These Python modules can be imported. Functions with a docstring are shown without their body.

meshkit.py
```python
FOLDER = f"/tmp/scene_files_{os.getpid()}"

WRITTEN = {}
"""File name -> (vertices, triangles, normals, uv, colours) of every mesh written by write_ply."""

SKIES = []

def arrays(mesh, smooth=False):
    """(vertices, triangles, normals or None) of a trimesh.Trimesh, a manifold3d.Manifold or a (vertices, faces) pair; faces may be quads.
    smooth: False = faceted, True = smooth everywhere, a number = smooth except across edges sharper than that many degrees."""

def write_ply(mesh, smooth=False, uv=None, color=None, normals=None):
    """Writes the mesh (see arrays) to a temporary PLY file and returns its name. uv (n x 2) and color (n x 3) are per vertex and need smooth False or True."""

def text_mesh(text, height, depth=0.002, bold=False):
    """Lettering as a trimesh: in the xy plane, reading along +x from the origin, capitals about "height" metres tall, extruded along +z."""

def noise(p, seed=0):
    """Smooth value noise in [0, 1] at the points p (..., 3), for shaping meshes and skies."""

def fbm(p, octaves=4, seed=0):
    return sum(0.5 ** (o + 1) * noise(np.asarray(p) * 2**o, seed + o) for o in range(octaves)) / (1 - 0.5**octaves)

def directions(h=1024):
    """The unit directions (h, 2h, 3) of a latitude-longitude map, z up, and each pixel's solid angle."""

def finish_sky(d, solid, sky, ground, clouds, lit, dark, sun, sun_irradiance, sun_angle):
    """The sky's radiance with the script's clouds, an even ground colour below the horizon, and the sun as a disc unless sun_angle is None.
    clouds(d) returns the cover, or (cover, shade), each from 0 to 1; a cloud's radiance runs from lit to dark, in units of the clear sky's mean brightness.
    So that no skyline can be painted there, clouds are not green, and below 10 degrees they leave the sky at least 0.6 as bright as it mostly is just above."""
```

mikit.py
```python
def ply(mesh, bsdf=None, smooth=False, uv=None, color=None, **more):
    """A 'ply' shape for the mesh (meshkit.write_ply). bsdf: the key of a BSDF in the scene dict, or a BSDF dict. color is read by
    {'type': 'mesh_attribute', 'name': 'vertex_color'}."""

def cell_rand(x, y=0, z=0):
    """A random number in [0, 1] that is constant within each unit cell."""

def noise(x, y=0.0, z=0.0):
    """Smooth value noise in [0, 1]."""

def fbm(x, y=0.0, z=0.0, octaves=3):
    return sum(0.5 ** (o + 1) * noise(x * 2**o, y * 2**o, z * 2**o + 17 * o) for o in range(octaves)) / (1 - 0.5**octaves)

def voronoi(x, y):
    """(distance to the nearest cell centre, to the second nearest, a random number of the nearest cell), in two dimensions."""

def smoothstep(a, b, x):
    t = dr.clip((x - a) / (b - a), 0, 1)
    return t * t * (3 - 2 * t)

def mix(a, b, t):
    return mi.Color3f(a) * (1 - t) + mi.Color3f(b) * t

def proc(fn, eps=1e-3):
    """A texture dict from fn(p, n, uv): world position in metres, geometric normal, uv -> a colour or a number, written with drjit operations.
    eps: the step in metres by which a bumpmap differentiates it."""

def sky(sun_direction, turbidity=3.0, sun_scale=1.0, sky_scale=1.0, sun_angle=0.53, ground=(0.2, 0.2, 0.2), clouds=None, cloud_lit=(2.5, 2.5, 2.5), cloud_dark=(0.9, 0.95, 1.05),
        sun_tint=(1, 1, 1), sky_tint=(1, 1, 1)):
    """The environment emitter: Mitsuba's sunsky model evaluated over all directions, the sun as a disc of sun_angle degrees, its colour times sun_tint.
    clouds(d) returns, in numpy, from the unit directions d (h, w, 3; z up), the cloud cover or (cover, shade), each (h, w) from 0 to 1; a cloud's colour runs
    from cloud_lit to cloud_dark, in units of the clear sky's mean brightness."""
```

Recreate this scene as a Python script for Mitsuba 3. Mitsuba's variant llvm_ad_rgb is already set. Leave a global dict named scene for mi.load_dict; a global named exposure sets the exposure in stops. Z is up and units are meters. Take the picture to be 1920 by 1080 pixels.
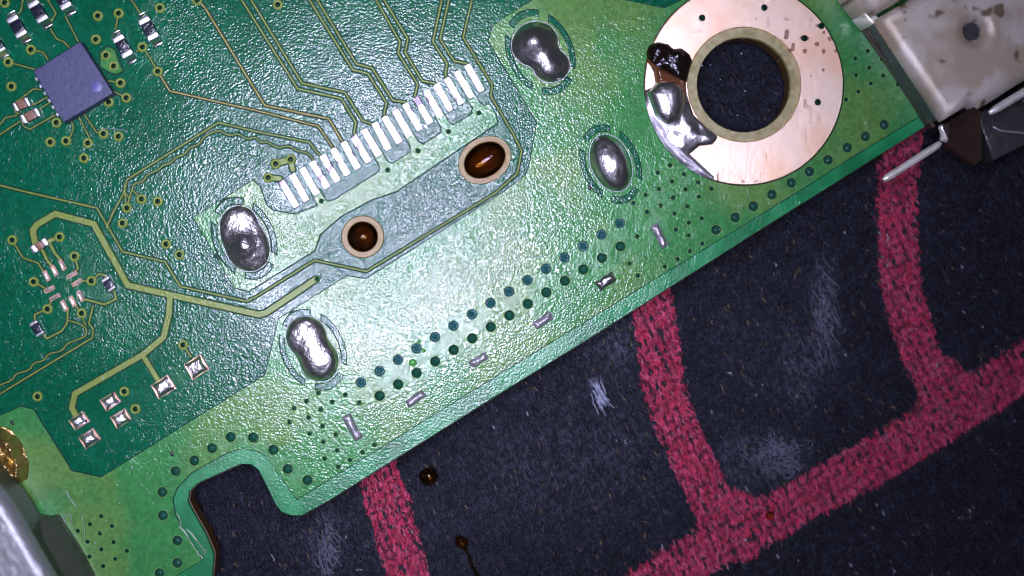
import math
import numpy as np, shapely
from shapely.geometry import Polygon, LineString, Point, MultiPolygon, box
from shapely.geometry.polygon import orient
from shapely.ops import unary_union
from shapely import affinity
import mapbox_earcut as earcut
import trimesh, drjit as dr, mitsuba as mi, mikit, meshkit
from scipy.spatial import Delaunay
from mikit import proc, noise, fbm, voronoi, smoothstep, mix

T = mi.ScalarTransform4f
scene, labels = {}, {}
rng = np.random.default_rng(7)

# ------------------------------------------------------------------ camera, lamp, exposure
# a macro photograph: the board lies in the plane z = 0, built 43 times its real size (1 mm here = 0.023 mm)
CAM = np.array([-0.12, 0.05, 2.6])
DIST = float(np.linalg.norm(CAM))
TAN = 0.96 / DIST
exposure = -0.12
scene['camera'] = {'type': 'thinlens', 'fov': 2 * math.degrees(math.atan(TAN)), 'fov_axis': 'x', 'aperture_radius': 0.045, 'focus_distance': DIST,
                   'to_world': T().look_at(origin=CAM.tolist(), target=[0, 0, 0], up=[0, 1, 0]), 'near_clip': 0.05, 'far_clip': 20.0}
LAMP = np.array([-0.38, 0.17, 2.70])          # centre of the ring lamp of the microscope
LAMP_IN, LAMP_OUT, LAMP_L, LED = 0.32, 0.60, 14.5, 2.9
scene['room_light'] = {'type': 'constant', 'radiance': {'type': 'rgb', 'value': [0.020, 0.021, 0.026]}}

_f = -CAM / DIST
_r = np.cross(_f, [0, 1, 0]); _r /= np.linalg.norm(_r)
_u = np.cross(_r, _f)


def at(px, py, z=0.0):
    """The point of the plane at height z that the photograph shows at the pixel."""
    d = _f + _r * ((px - 960) / 960 * TAN) + _u * ((540 - py) / 960 * TAN)
    t = (z - CAM[2]) / d[2]
    return (CAM + d * t)[:2]


def W(pts, z=0.0):
    return np.array([at(x, y, z) for x, y in pts])


# ------------------------------------------------------------------ mesh helpers
def rings_of(poly):
    p = orient(poly, 1.0)
    return [np.array(r.coords)[:-1] for r in (p.exterior, *p.interiors)]


def inset(r, d):
    if d == 0:
        return r
    e = np.roll(r, -1, 0) - r
    e /= np.linalg.norm(e, axis=1, keepdims=True) + 1e-12
    n = np.stack([-e[:, 1], e[:, 0]], 1)
    a, b = np.roll(n, 1, 0), n
    m = a + b
    l = np.linalg.norm(m, axis=1, keepdims=True)
    m = m / np.maximum(l, 1e-6)
    c = np.maximum((m * b).sum(1, keepdims=True), 0.55)
    return r + m * d / c


def clean(g):
    g = shapely.make_valid(g) if not g.is_valid else g
    return [p for p in getattr(g, 'geoms', [g]) if p.geom_type == 'Polygon' and p.area > 2e-6]


def slab(g, prof, bottom=False):
    """A sheet with sides: prof is a list of (inset, z) from the foot up; the last one is capped."""
    vs, fs, off = [], [], 0
    dm = max(d for d, z in prof)
    if dm > 0:
        g2 = g.buffer(-dm * 1.08, join_style='mitre').buffer(dm * 1.08, join_style='mitre')
        g = g2 if clean(g2) and g2.area > 0.8 * g.area else g
    prof0 = prof
    for poly in clean(g):
        poly = poly.simplify(1.5e-4)
        rs = rings_of(poly)
        for sc in (1.0, 0.7, 0.4, 0.15, 0.0):          # the widest inset that keeps the outline sound
            prof = [(d * sc, z) for d, z in prof0]
            q = [inset(r, dm * sc) for r in rs]
            if shapely.Polygon(q[0], q[1:]).is_valid:
                break
        lev = []
        for d, z in prof:
            ids = []
            for r in rs:
                q = inset(r, d)
                vs.append(np.column_stack([q, np.full(len(q), z)]))
                ids.append(np.arange(off, off + len(q))); off += len(q)
            lev.append(ids)
        for a, b in zip(lev[:-1], lev[1:]):
            for i, j in zip(a, b):
                i2, j2 = np.roll(i, -1), np.roll(j, -1)
                fs.append(np.stack([i, i2, j2], 1)); fs.append(np.stack([i, j2, j], 1))
        for ids, d, flip in ((lev[-1], prof[-1][0], False),) + (((lev[0], prof[0][0], True),) if bottom else ()):
            q = [inset(r, d) for r in rs]
            t = np.concatenate(ids)[np.asarray(earcut.triangulate_float64(np.vstack(q), np.cumsum([len(r) for r in q]).astype(np.uint32))).reshape(-1, 3)]
            pa = np.vstack(vs)
            flipped = np.cross(pa[t[:, 1], :2] - pa[t[:, 0], :2], pa[t[:, 2], :2] - pa[t[:, 0], :2]) < 0
            t[flipped] = t[flipped][:, ::-1]
            err = abs(shapely.Polygon(q[0], q[1:]).area - 0.5 * np.abs(np.cross(pa[t[:, 1], :2] - pa[t[:, 0], :2], pa[t[:, 2], :2] - pa[t[:, 0], :2])).sum())
            if err > 1e-4: print('TRI', err, len(q), shapely.Polygon(q[0], q[1:]).is_valid)
            fs.append(t[:, ::-1] if flip else t)
    return np.vstack(vs), np.vstack(fs)


def rprof(z0, z1, r, n=3):
    return [(0, z0)] + [(r * (1 - math.cos(a)), z1 - r * (1 - math.sin(a))) for a in np.linspace(0, math.pi / 2, n + 1)]


def join(*ms):
    vs, fs, off = [], [], 0
    for v, f in ms:
        vs.append(v); fs.append(f + off); off += len(v)
    return np.vstack(vs), np.vstack(fs)


def place(m, x, y, ang=0.0, z=0.0):
    c, s = math.cos(ang), math.sin(ang)
    v = m[0]
    return np.column_stack([v[:, 0] * c - v[:, 1] * s + x, v[:, 0] * s + v[:, 1] * c + y, v[:, 2] + z]), m[1]


def lathe(prof, n=24):
    """prof: (r, z) from outside to inside, seen from above."""
    a = np.arange(n) * 2 * math.pi / n
    vs = np.vstack([np.column_stack([r * np.cos(a), r * np.sin(a), np.full(n, z)]) for r, z in prof])
    fs = []
    i = np.arange(n); j = (i + 1) % n
    for k in range(len(prof) - 1):
        A, B = k * n, (k + 1) * n
        fs += [np.stack([A + i, A + j, B + j], 1), np.stack([A + i, B + j, B + i], 1)]
    return vs, np.vstack(fs)


def mound(poly, hfun, step):
    """A lump whose outline is poly and whose height is hfun(x, y, distance to the outline)."""
    poly = max(clean(poly), key=lambda p: p.area)
    n = max(12, int(poly.exterior.length / step))
    b = np.array([poly.exterior.interpolate(i / n, normalized=True).coords[0] for i in range(n)])
    x0, y0, x1, y1 = poly.bounds
    gx, gy = np.meshgrid(np.arange(x0, x1, step), np.arange(y0, y1, step * .87))
    gx[1::2] += step / 2
    g = np.column_stack([gx.ravel(), gy.ravel()])
    g = g[shapely.contains_xy(poly.buffer(-step * 0.45), g[:, 0], g[:, 1])]
    p = np.vstack([b, g])
    tri = Delaunay(p).simplices
    c = p[tri].mean(1)
    tri = tri[shapely.contains_xy(poly.buffer(1e-6), c[:, 0], c[:, 1])]
    a, bb, cc = (p[tri[:, k]] for k in range(3))
    flip = np.cross(bb - a, cc - a) < 0
    tri[flip] = tri[flip][:, ::-1]
    d = shapely.distance(poly.exterior, shapely.points(p))
    d[:n] = 0
    return np.column_stack([p, hfun(p[:, 0], p[:, 1], d)]), tri


def tube(pts, rad, sides=8, cap=True):
    p = np.asarray(pts, float)
    t = np.gradient(p, axis=0); t /= np.linalg.norm(t, axis=1, keepdims=True)
    a = np.cross(t, [0, 0, 1.0]); l = np.linalg.norm(a, axis=1, keepdims=True)
    a = np.where(l > 1e-3, a / np.maximum(l, 1e-6), [1.0, 0, 0]); b = np.cross(t, a)
    ang = np.arange(sides) * 2 * math.pi / sides
    rad = np.broadcast_to(rad, (len(p),))
    v = (p[:, None] + rad[:, None, None] * (np.cos(ang)[None, :, None] * a[:, None] + np.sin(ang)[None, :, None] * b[:, None])).reshape(-1, 3)
    i, j = np.meshgrid(np.arange(len(p) - 1), np.arange(sides), indexing='ij')
    q = np.stack([i * sides + j, i * sides + (j + 1) % sides, (i + 1) * sides + (j + 1) % sides, (i + 1) * sides + j], -1).reshape(-1, 4)
    f = [q[:, [0, 2, 1]], q[:, [0, 3, 2]]]
    if cap:
        v = np.vstack([v, p[0] , p[-1]])
        k = np.arange(sides); k2 = (k + 1) % sides; e = (len(p) - 1) * sides
        f += [np.stack([np.full(sides, len(v) - 2), k, k2], 1), np.stack([np.full(sides, len(v) - 1), e + k2, e + k], 1)]
    return v, np.vstack(f)


def n2(x, y, f, seed=0):
    return meshkit.noise(np.stack([np.asarray(x) * f, np.asarray(y) * f, np.zeros_like(x)], -1), seed) - 0.5


# ------------------------------------------------------------------ entries
_count = {}


def name(base):
    k = _count.get(base, 0); _count[base] = k + 1
    return base if k == 0 else f'{base}_{k:03d}'


def add(base, mesh, bsdf, smooth=False, label=None, **more):
    key = name(base)
    scene[key] = mikit.ply(trimesh.Trimesh(mesh[0], mesh[1], process=False), bsdf, smooth, **more)
    if label:
        labels[key] = {'label': label}
    return key


def put(base, shape, x, y, z=0.0):
    key = name(base)
    scene[key] = {**shape, 'to_world': T().translate([float(x), float(y), float(z)])}
    return key


def thing(base, label, category, group=None):
    key = name(base)
    labels[key] = {'label': label, 'category': category}
    if group:
        labels[key]['group'] = group
    return key


# ------------------------------------------------------------------ materials
def mat(key, **p):
    bump, tex = p.pop('bump', None), {}
    for k, v in p.items():
        tex[k] = {'type': 'rgb', 'value': list(v)} if isinstance(v, tuple) else v
    b = {'type': 'principled', **tex}
    if bump:
        b = {'type': 'bumpmap', 'arbitrary': bump[0], 'scale': bump[1], 'bsdf': b}
    scene[key] = {'type': 'twosided', 'bsdf': b}


def grain(p, n, uv):          # the orange-peel skin of the solder mask
    x, y = p.x * 0.83 + p.y * 0.56, p.y * 0.83 - p.x * 0.56
    w = noise(x * 75, y * 75)
    a = noise(x * 420 + w * 2, y * 420 - w * 2)
    b = noise(y * 240 - w, x * 240 + 9)
    return (a + 0.45 * b) * (0.45 + 1.1 * noise(x * 8, y * 8)) + 0.1 * w


GRAIN = proc(grain, 3e-4)


def pour_colour(p, n, uv):
    t = fbm(p.x * 9 + 4, p.y * 9, 0.0, 3)
    g = noise(p.x * 190, p.y * 190)
    c = mix((0.038, 0.190, 0.050), (0.090, 0.205, 0.048), smoothstep(0.35, 0.7, t))
    return c * (0.82 + 0.36 * g)


def dark_colour(p, n, uv):
    t = fbm(p.x * 7, p.y * 7 + 5, 0.0, 3)
    g = noise(p.x * 170, p.y * 170)
    return mix((0.001, 0.070, 0.029), (0.002, 0.098, 0.045), t) * (0.8 + 0.4 * g)


def border_colour(p, n, uv):
    t = fbm(p.x * 22, p.y * 22 + 5, 0.0, 3)
    return mix((0.003, 0.14, 0.04), (0.010, 0.21, 0.065), smoothstep(0.3, 0.7, t))


mat('mask_dark', base_color=proc(dark_colour), roughness=0.12, specular=0.46, bump=(GRAIN, 0.00038))
mat('mask_pour', base_color=proc(pour_colour), roughness=0.135, specular=0.48, bump=(GRAIN, 0.00037))
mat('mask_border', base_color=proc(border_colour), roughness=0.25, specular=0.5, bump=(GRAIN, 0.00032))
mat('mask_trace', base_color=(0.165, 0.225, 0.042), roughness=0.3, specular=0.22, bump=(GRAIN, 0.0004))
mat('mask_edge', base_color=(0.002, 0.032, 0.017), roughness=0.5, specular=0.12)
mat('mask_orange', base_color=(0.25, 0.20, 0.036), roughness=0.32, specular=0.5, bump=(GRAIN, 0.0006))
mat('mask_rim', base_color=(0.17, 0.30, 0.085), roughness=0.25, specular=0.6, bump=(GRAIN, 0.0005))
mat('plug', base_color=(0.004, 0.055, 0.03), roughness=0.10, specular=0.5)
mat('plug_dark', base_color=(0.006, 0.03, 0.016), roughness=0.2, specular=0.6)
mat('plug_clear', base_color=(0.015, 0.08, 0.075), roughness=0.10, specular=0.9, bump=(GRAIN, 0.0012))


def scuff(p, n, uv):
    return noise(p.x * 120, p.y * 120, p.z * 120) + 0.5 * noise(p.x * 420, p.y * 420)


SCUFF = proc(scuff, 5e-4)
mat('solder', base_color=(0.88, 0.86, 0.86), metallic=1.0, roughness=0.29, bump=(SCUFF, 0.0008))
mat('solder_smooth', base_color=(0.88, 0.86, 0.87), metallic=1.0, roughness=0.27, bump=(SCUFF, 0.0004))
mat('solder_dull', base_color=(0.42, 0.40, 0.44), metallic=0.85, roughness=0.5, bump=(SCUFF, 0.0014))
def pad_colour(p, n, uv):
    s = smoothstep(0.66, 0.74, noise(p.x * 95 + 5, p.y * 60)) * smoothstep(0.5, 0.6, noise(p.x * 23, p.y * 23 + 3))
    g = noise(p.x * 60, p.y * 60, 7.0)
    return mix(mix((0.80, 0.78, 0.84), (0.58, 0.55, 0.60), g), (0.16, 0.13, 0.17), s)


mat('pad_tin', base_color=proc(pad_colour), metallic=0.85, roughness=0.42, bump=(SCUFF, 0.0007))
mat('tin', base_color=(0.80, 0.78, 0.82), metallic=0.9, roughness=0.34)
mat('pad_copper', base_color=(0.62, 0.36, 0.25), metallic=0.8, roughness=0.4)


def copper_colour(p, n, uv):
    t = fbm(p.x * 14, p.y * 14, 2.0, 4)
    sp = smoothstep(0.77, 0.84, noise(p.x * 85, p.y * 85, 4.0)) * smoothstep(0.45, 0.65, noise(p.x * 11, p.y * 11, 9.0))
    c = mix((0.96, 0.74, 0.55), (0.94, 0.62, 0.41), smoothstep(0.35, 0.75, t))
    return mix(c, (0.22, 0.09, 0.05), sp * 0.8)


mat('copper', base_color=proc(copper_colour), metallic=0.85, roughness=0.44, specular=0.5, bump=(SCUFF, 0.00025))


def tan_colour(p, n, uv):
    g = noise(p.x * 130, p.y * 130)
    return mix((0.24, 0.20, 0.075), (0.36, 0.32, 0.15), g)


mat('laminate', base_color=proc(tan_colour), roughness=0.4, specular=0.5, bump=(SCUFF, 0.0008))
mat('laminate_stained', base_color=(0.27, 0.19, 0.075), roughness=0.4, specular=0.35, bump=(SCUFF, 0.0008))
mat('edge_brown', base_color=(0.085, 0.042, 0.008), roughness=0.45, specular=0.4)


def chip_colour(p, n, uv):
    g = noise(p.x * 260, p.y * 260)
    return mix((0.022, 0.025, 0.080), (0.036, 0.039, 0.108), g)


mat('epoxy', base_color=proc(chip_colour), roughness=0.5, specular=0.5, bump=(SCUFF, 0.0005))
mat('chip_mark', base_color=(0.06, 0.065, 0.22), roughness=0.35, specular=0.6)
mat('resistor_black', base_color=(0.008, 0.008, 0.02), roughness=0.22, specular=0.5, bump=(SCUFF, 0.0006))
mat('ceramic_brown', base_color=(0.19, 0.085, 0.045), roughness=0.4)


def shell_colour(p, n, uv):
    t = fbm(p.x * 12, p.y * 12, 3.0, 4)
    s = smoothstep(0.68, 0.80, fbm(p.x * 34, p.y * 34, 1.0, 3))
    c = mix((0.52, 0.48, 0.38), (0.40, 0.33, 0.22), smoothstep(0.48, 0.72, t))
    return mix(c, (0.15, 0.11, 0.06), s)


mat('shell', base_color=proc(shell_colour), metallic=0.4, roughness=0.5, specular=0.5, bump=(SCUFF, 0.0004))
mat('shell_grey', base_color=(0.31, 0.31, 0.31), metallic=0.6, roughness=0.42, bump=(SCUFF, 0.0009))
mat('shell_brown', base_color=(0.085, 0.052, 0.038), metallic=0.6, roughness=0.4, bump=(SCUFF, 0.001))
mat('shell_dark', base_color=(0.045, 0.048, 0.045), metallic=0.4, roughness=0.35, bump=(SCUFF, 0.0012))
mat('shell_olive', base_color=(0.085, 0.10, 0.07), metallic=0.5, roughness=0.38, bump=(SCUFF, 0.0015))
mat('pin_cream', base_color=(0.80, 0.77, 0.66), metallic=0.5, roughness=0.35)
mat('gold_solder', base_color=(0.50, 0.36, 0.13), metallic=0.9, roughness=0.24, bump=(SCUFF, 0.002))
mat('burnt', base_color=(0.007, 0.004, 0.003), roughness=0.10, specular=0.5, bump=(SCUFF, 0.0010))
mat('burnt_thin', base_color=(0.10, 0.035, 0.014), roughness=0.2, specular=0.6)
mat('flux_line', base_color=(0.14, 0.24, 0.13), roughness=0.1, specular=1.0, clearcoat=1.0)
mat('fluff', base_color=(0.16, 0.17, 0.22), roughness=0.8)
mat('chalk', base_color=(0.34, 0.37, 0.48), roughness=0.9)
mat('lamp_body', base_color=(0.03, 0.03, 0.03), roughness=0.5)
mat('cloth_base', base_color=(0.008, 0.009, 0.016), roughness=0.9)
scene['yarn'] = {'type': 'twosided', 'bsdf': {'type': 'principled', 'base_color': {'type': 'mesh_attribute', 'name': 'vertex_color'}, 'roughness': 0.55, 'specular': 0.35, 'sheen': 0.3}}
scene['flux_amber'] = {'type': 'dielectric', 'int_ior': 1.5, 'ext_ior': 1.0, 'specular_transmittance': {'type': 'rgb', 'value': [0.84, 0.56, 0.17]}}

# ------------------------------------------------------------------ the ring lamp of the microscope (above the frame)
lamp = thing('ring_lamp', 'white ring lamp of the microscope facing down round the lens', 'lamp')
k = add(lamp + '__diffuser', lathe([(LAMP_IN, 0.0), (LAMP_OUT, 0.0)], 72), 'lamp_body')
scene[k]['to_world'] = T().translate(LAMP.tolist())
v_, f_ = lathe([(LAMP_IN, 0.0), (LAMP_OUT, 0.0)], 72)
k_mesh = (v_, f_)
a_, b_, c_ = v_[f_[0]]
if np.cross(b_ - a_, c_ - a_)[2] > 0:
    k_mesh = (v_, f_[:, ::-1])
scene[k] = mikit.ply(trimesh.Trimesh(*k_mesh, process=False), 'lamp_body', False,
                     emitter={'type': 'area', 'radiance': {'type': 'rgb', 'value': [LAMP_L * 0.98, LAMP_L * 0.94, LAMP_L * 1.62]}}, to_world=T().translate(LAMP.tolist()))
k = add(lamp + '__housing', lathe([(LAMP_OUT, -0.01), (LAMP_OUT + 0.03, -0.01), (LAMP_OUT + 0.03, 0.12), (LAMP_IN - 0.03, 0.12), (LAMP_IN - 0.03, -0.01), (LAMP_IN, -0.01), (LAMP_IN, 0.01), (LAMP_OUT, 0.01), (LAMP_OUT, -0.01)], 72), 'lamp_body')
scene[k]['to_world'] = T().translate(LAMP.tolist())

for i in range(12):                                # its light-emitting diodes, each with a lens that narrows the beam
    a = i * math.pi / 6 + 0.2
    o = LAMP + np.array([0.50 * math.cos(a), 0.50 * math.sin(a), -0.012])
    led = LED
    scene[f'ring_lamp_diode_{i + 1:03d}'] = {'type': 'spot', 'cutoff_angle': 29.0, 'beam_width': 3.0, 'intensity': {'type': 'rgb', 'value': [led * 0.98, led * 0.985, led * 1.22]},
                                             'to_world': T().look_at(origin=o.tolist(), target=[float(o[0]), float(o[1]), 0.0], up=[0, 1, 0])}

# ------------------------------------------------------------------ the cloth
ZF = -0.085
LINES = [([(690, 830), (708, 890), (732, 960), (765, 1090), (800, 1240)], 80),
         ([(1195, 480), (1222, 560), (1235, 640), (1243, 720), (1262, 780), (1293, 853), (1332, 935), (1390, 1015)], 80),
         ([(1700, 200), (1688, 290), (1682, 360), (1684, 450), (1690, 540), (1720, 650), (1765, 740)], 78),
         ([(1100, 1180), (1250, 1078), (1370, 1008), (1440, 975), (1640, 865), (1790, 775), (1920, 690), (2150, 540)], 88)]
pink = unary_union([LineString(W(p, ZF)).buffer(w * 0.5e-3 * 1.03) for p, w in LINES])
for p in (W([(1372, 965)], ZF)[0], W([(1765, 718)], ZF)[0]):
    pink = pink.union(Point(p).buffer(0.050))
pink = pink.buffer(0.03).buffer(-0.03)

OUT = [(-420, -420), (2150, -420), (2150, -22), (1760, 222), (1737, 236), (1550, 353), (1440, 422), (1103, 636), (960, 724), (610, 943), (565, 967), (546, 967), (527, 960), (516, 945), (506, 925),
       (485, 882), (471, 871), (452, 870), (371, 906), (355, 922), (352, 940), (362, 960), (385, 1000), (400, 1035), (401, 1050), (398, 1080), (390, 1105), (372, 1135), (372, 1500), (-420, 1500)]
outline = Polygon(W(OUT)).buffer(0.004).buffer(-0.004)
MH = at(1395, 159)
PEGF, PEGE = at(680, 444), at(910, 300)
slot_dir = math.atan2(*(at(950, 275) - at(870, 325))[::-1])


def ell(x, y, a, b, px_ang):
    """An ellipse; px_ang: the long axis's angle in the picture, counter-clockwise, in degrees."""
    c = at(x, y)
    return affinity.translate(affinity.rotate(affinity.scale(Point(0, 0).buffer(1.0, 24), a * 1e-3, b * 1e-3), px_ang, origin=(0, 0)), c[0], c[1])


peg_f, peg_e = ell(680, 444, 28, 28, 0), ell(909, 300, 41, 31, 32)
cloth = thing('cloth', 'dark navy knitted cloth with a pink line pattern under the circuit board', 'cloth')
gx, gy = np.meshgrid(np.linspace(-2.2, 2.2, 221), np.linspace(-1.8, 1.8, 181))
zz = ZF - 0.012 + 0.004 * (n2(gx, gy, 9) + n2(gx, gy, 23, 3))
idx = np.arange(gx.size).reshape(gx.shape)
q = np.stack([idx[:-1, :-1], idx[:-1, 1:], idx[1:, 1:], idx[1:, :-1]], -1).reshape(-1, 4)
gv, gf = np.column_stack([gx.ravel(), gy.ravel(), zz.ravel()]), np.vstack([q[:, [0, 1, 2]], q[:, [0, 2, 3]]])
add(cloth + '__backing', (gv, gf), 'cloth_base', True)

view = Polygon(W([(-40, -40), (1990, -40), (1990, 1130), (-40, 1130)], ZF))
free = view.difference(outline.buffer(-0.05)).union(Point(MH).buffer(0.16))
step_a, step_b = np.array([0.0135, 0.0085]), np.array([0.0075, -0.0160])          # the two directions of the knit
ia, ib = np.meshgrid(np.arange(-140, 140), np.arange(-140, 140))
st = np.stack([ia.ravel(), ib.ravel()], 1) @ np.array([step_a, step_b]) + rng.normal(0, 0.0012, (ia.size, 2)) + np.array([0.3, -0.2])
st = st[shapely.contains_xy(free, st[:, 0], st[:, 1])]
PER = 20
base = np.repeat(st, PER, 0)
N = len(base)
tone_st = np.repeat(rng.lognormal(0, 0.2, len(st)), PER)
base = base + rng.normal(0, 1, (N, 2)) * [0.0037, 0.0042]
ang = np.radians(-64) + rng.normal(0, 0.34, N)
ln = rng.uniform(0.007, 0.017, N)
loose = rng.random(N) < 0.05
ang[loose] = rng.uniform(0, 2 * math.pi, loose.sum())
d2 = np.stack([np.cos(ang), np.sin(ang)], 1)
sd = np.stack([-d2[:, 1], d2[:, 0]], 1)
z0 = ZF + rng.normal(-0.003, 0.0025, N)
lift = rng.uniform(0.001, 0.006, N)
bend = rng.normal(0, 0.0018, N)
rad = rng.uniform(0.0008, 0.0017, N)
pv = []
for s, r_, zl in ((-0.5, 0.55, -0.5), (0.0, 1.0, 1.0), (0.5, 0.35, -0.1)):
    c = base + d2 * (ln * s)[:, None] + sd * (bend * (1 - 4 * s * s))[:, None]
    z = z0 + lift * zl
    for kk in range(3):
        a = kk * 2 * math.pi / 3 + 0.5
        o = sd * (math.cos(a) * rad * r_)[:, None]
        pv.append(np.column_stack([c + o, z + math.sin(a) * rad * r_]))
V = np.stack(pv, 1)                                              # N, 9, 3
tri = []
for lv in range(2):
    for kk in range(3):
        a, b = lv * 3 + kk, lv * 3 + (kk + 1) % 3
        tri += [[a, b, b + 3], [a, b + 3, a + 3]]
tri = np.array(tri)
edge = base + rng.normal(0, 0.0022, (N, 2))
is_pink = shapely.contains_xy(pink, edge[:, 0], edge[:, 1])
worn = np.zeros(N)
for (x, y, sx, sy, a_) in ((1545, 590, 22, 85, 0.8), (1450, 860, 45, 42, 0.9), (1150, 650, 60, 60, 0.45), (1080, 850, 230, 140, 0.28), (1450, 640, 150, 130, 0.15), (700, 1000, 220, 90, 0.2), (610, 1030, 20, 60, 0.7), (1500, 700, 35, 60, 0.5), (1380, 860, 30, 60, 0.5), (1114, 722, 9, 12, 2.2), (1124, 740, 8, 10, 1.8)):
    c = at(x, y, ZF)
    worn += a_ * np.exp(-((base[:, 0] - c[0]) * 1e3 / sx) ** 2 - ((base[:, 1] - c[1]) * 1e3 / sy) ** 2)
worn *= np.clip(0.3 + 1.4 * meshkit.noise(np.column_stack([base * 60, np.zeros(N)]), 5), 0, 1.3)
t = rng.lognormal(-0.06, 0.42, N) * tone_st
navy = np.array([0.0100, 0.0113, 0.0195])[None] * t[:, None]
navy = navy + (np.array([0.17, 0.19, 0.25]) - navy) * np.clip(worn * rng.uniform(0, 0.9, N), 0, 0.8)[:, None]
blush = np.array([0.41, 0.025, 0.068])[None] * np.clip(t ** 0.7, 0.5, 1.4)[:, None]
blush = blush + np.array([0.16, 0.12, 0.16]) * (rng.random(N) ** 4)[:, None]
col = np.where(is_pink[:, None], blush, navy)
gold = rng.random(N) < 0.008
col[gold & ~is_pink] = [0.16, 0.11, 0.055]
pale = rng.random(N) < 0.0014
col[pale] = [0.36, 0.36, 0.40]
for key, m, lab in (('navy_pile', ~is_pink, 'dark navy fuzzy knit of the cloth'), ('pink_pile', is_pink, 'pink lines knitted into the cloth')):
    kN = int(m.sum())
    f = (tri[None] + (np.arange(kN) * 9)[:, None, None]).reshape(-1, 3)
    k = add(f'{cloth}__{key}', (V[m].reshape(-1, 3), f), 'yarn', True, lab, color=np.clip(np.repeat(col[m], 9, 0), 0, 0.9))
    labels[k]['kind'] = 'stuff'

# ------------------------------------------------------------------ the board: positions
BIG_UP = [(677 + i * 34.65, 717 - i * 21.3) for i in range(15)]
BIG_LO = [(712 + i * 34.7, 742 - i * 21.54) for i in range(14)]
BIG = [(1657, 234), (1622, 256), (1588, 277), (1552, 300), (1517, 322), (1483, 343), (1447, 365), (1412, 387), (1378, 408), (1342, 431),
       (330, 883), (305, 922), (306, 966), (333, 1013), (333, 1055), (300, 1074), (365, 863), (398, 840), (433, 819), (475, 820), (513, 843), (540, 879), (577, 900)]


def zp(x0, y0, pts):
    return [(x0 + x / 3, y0 + y / 3) for x, y in pts]


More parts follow.
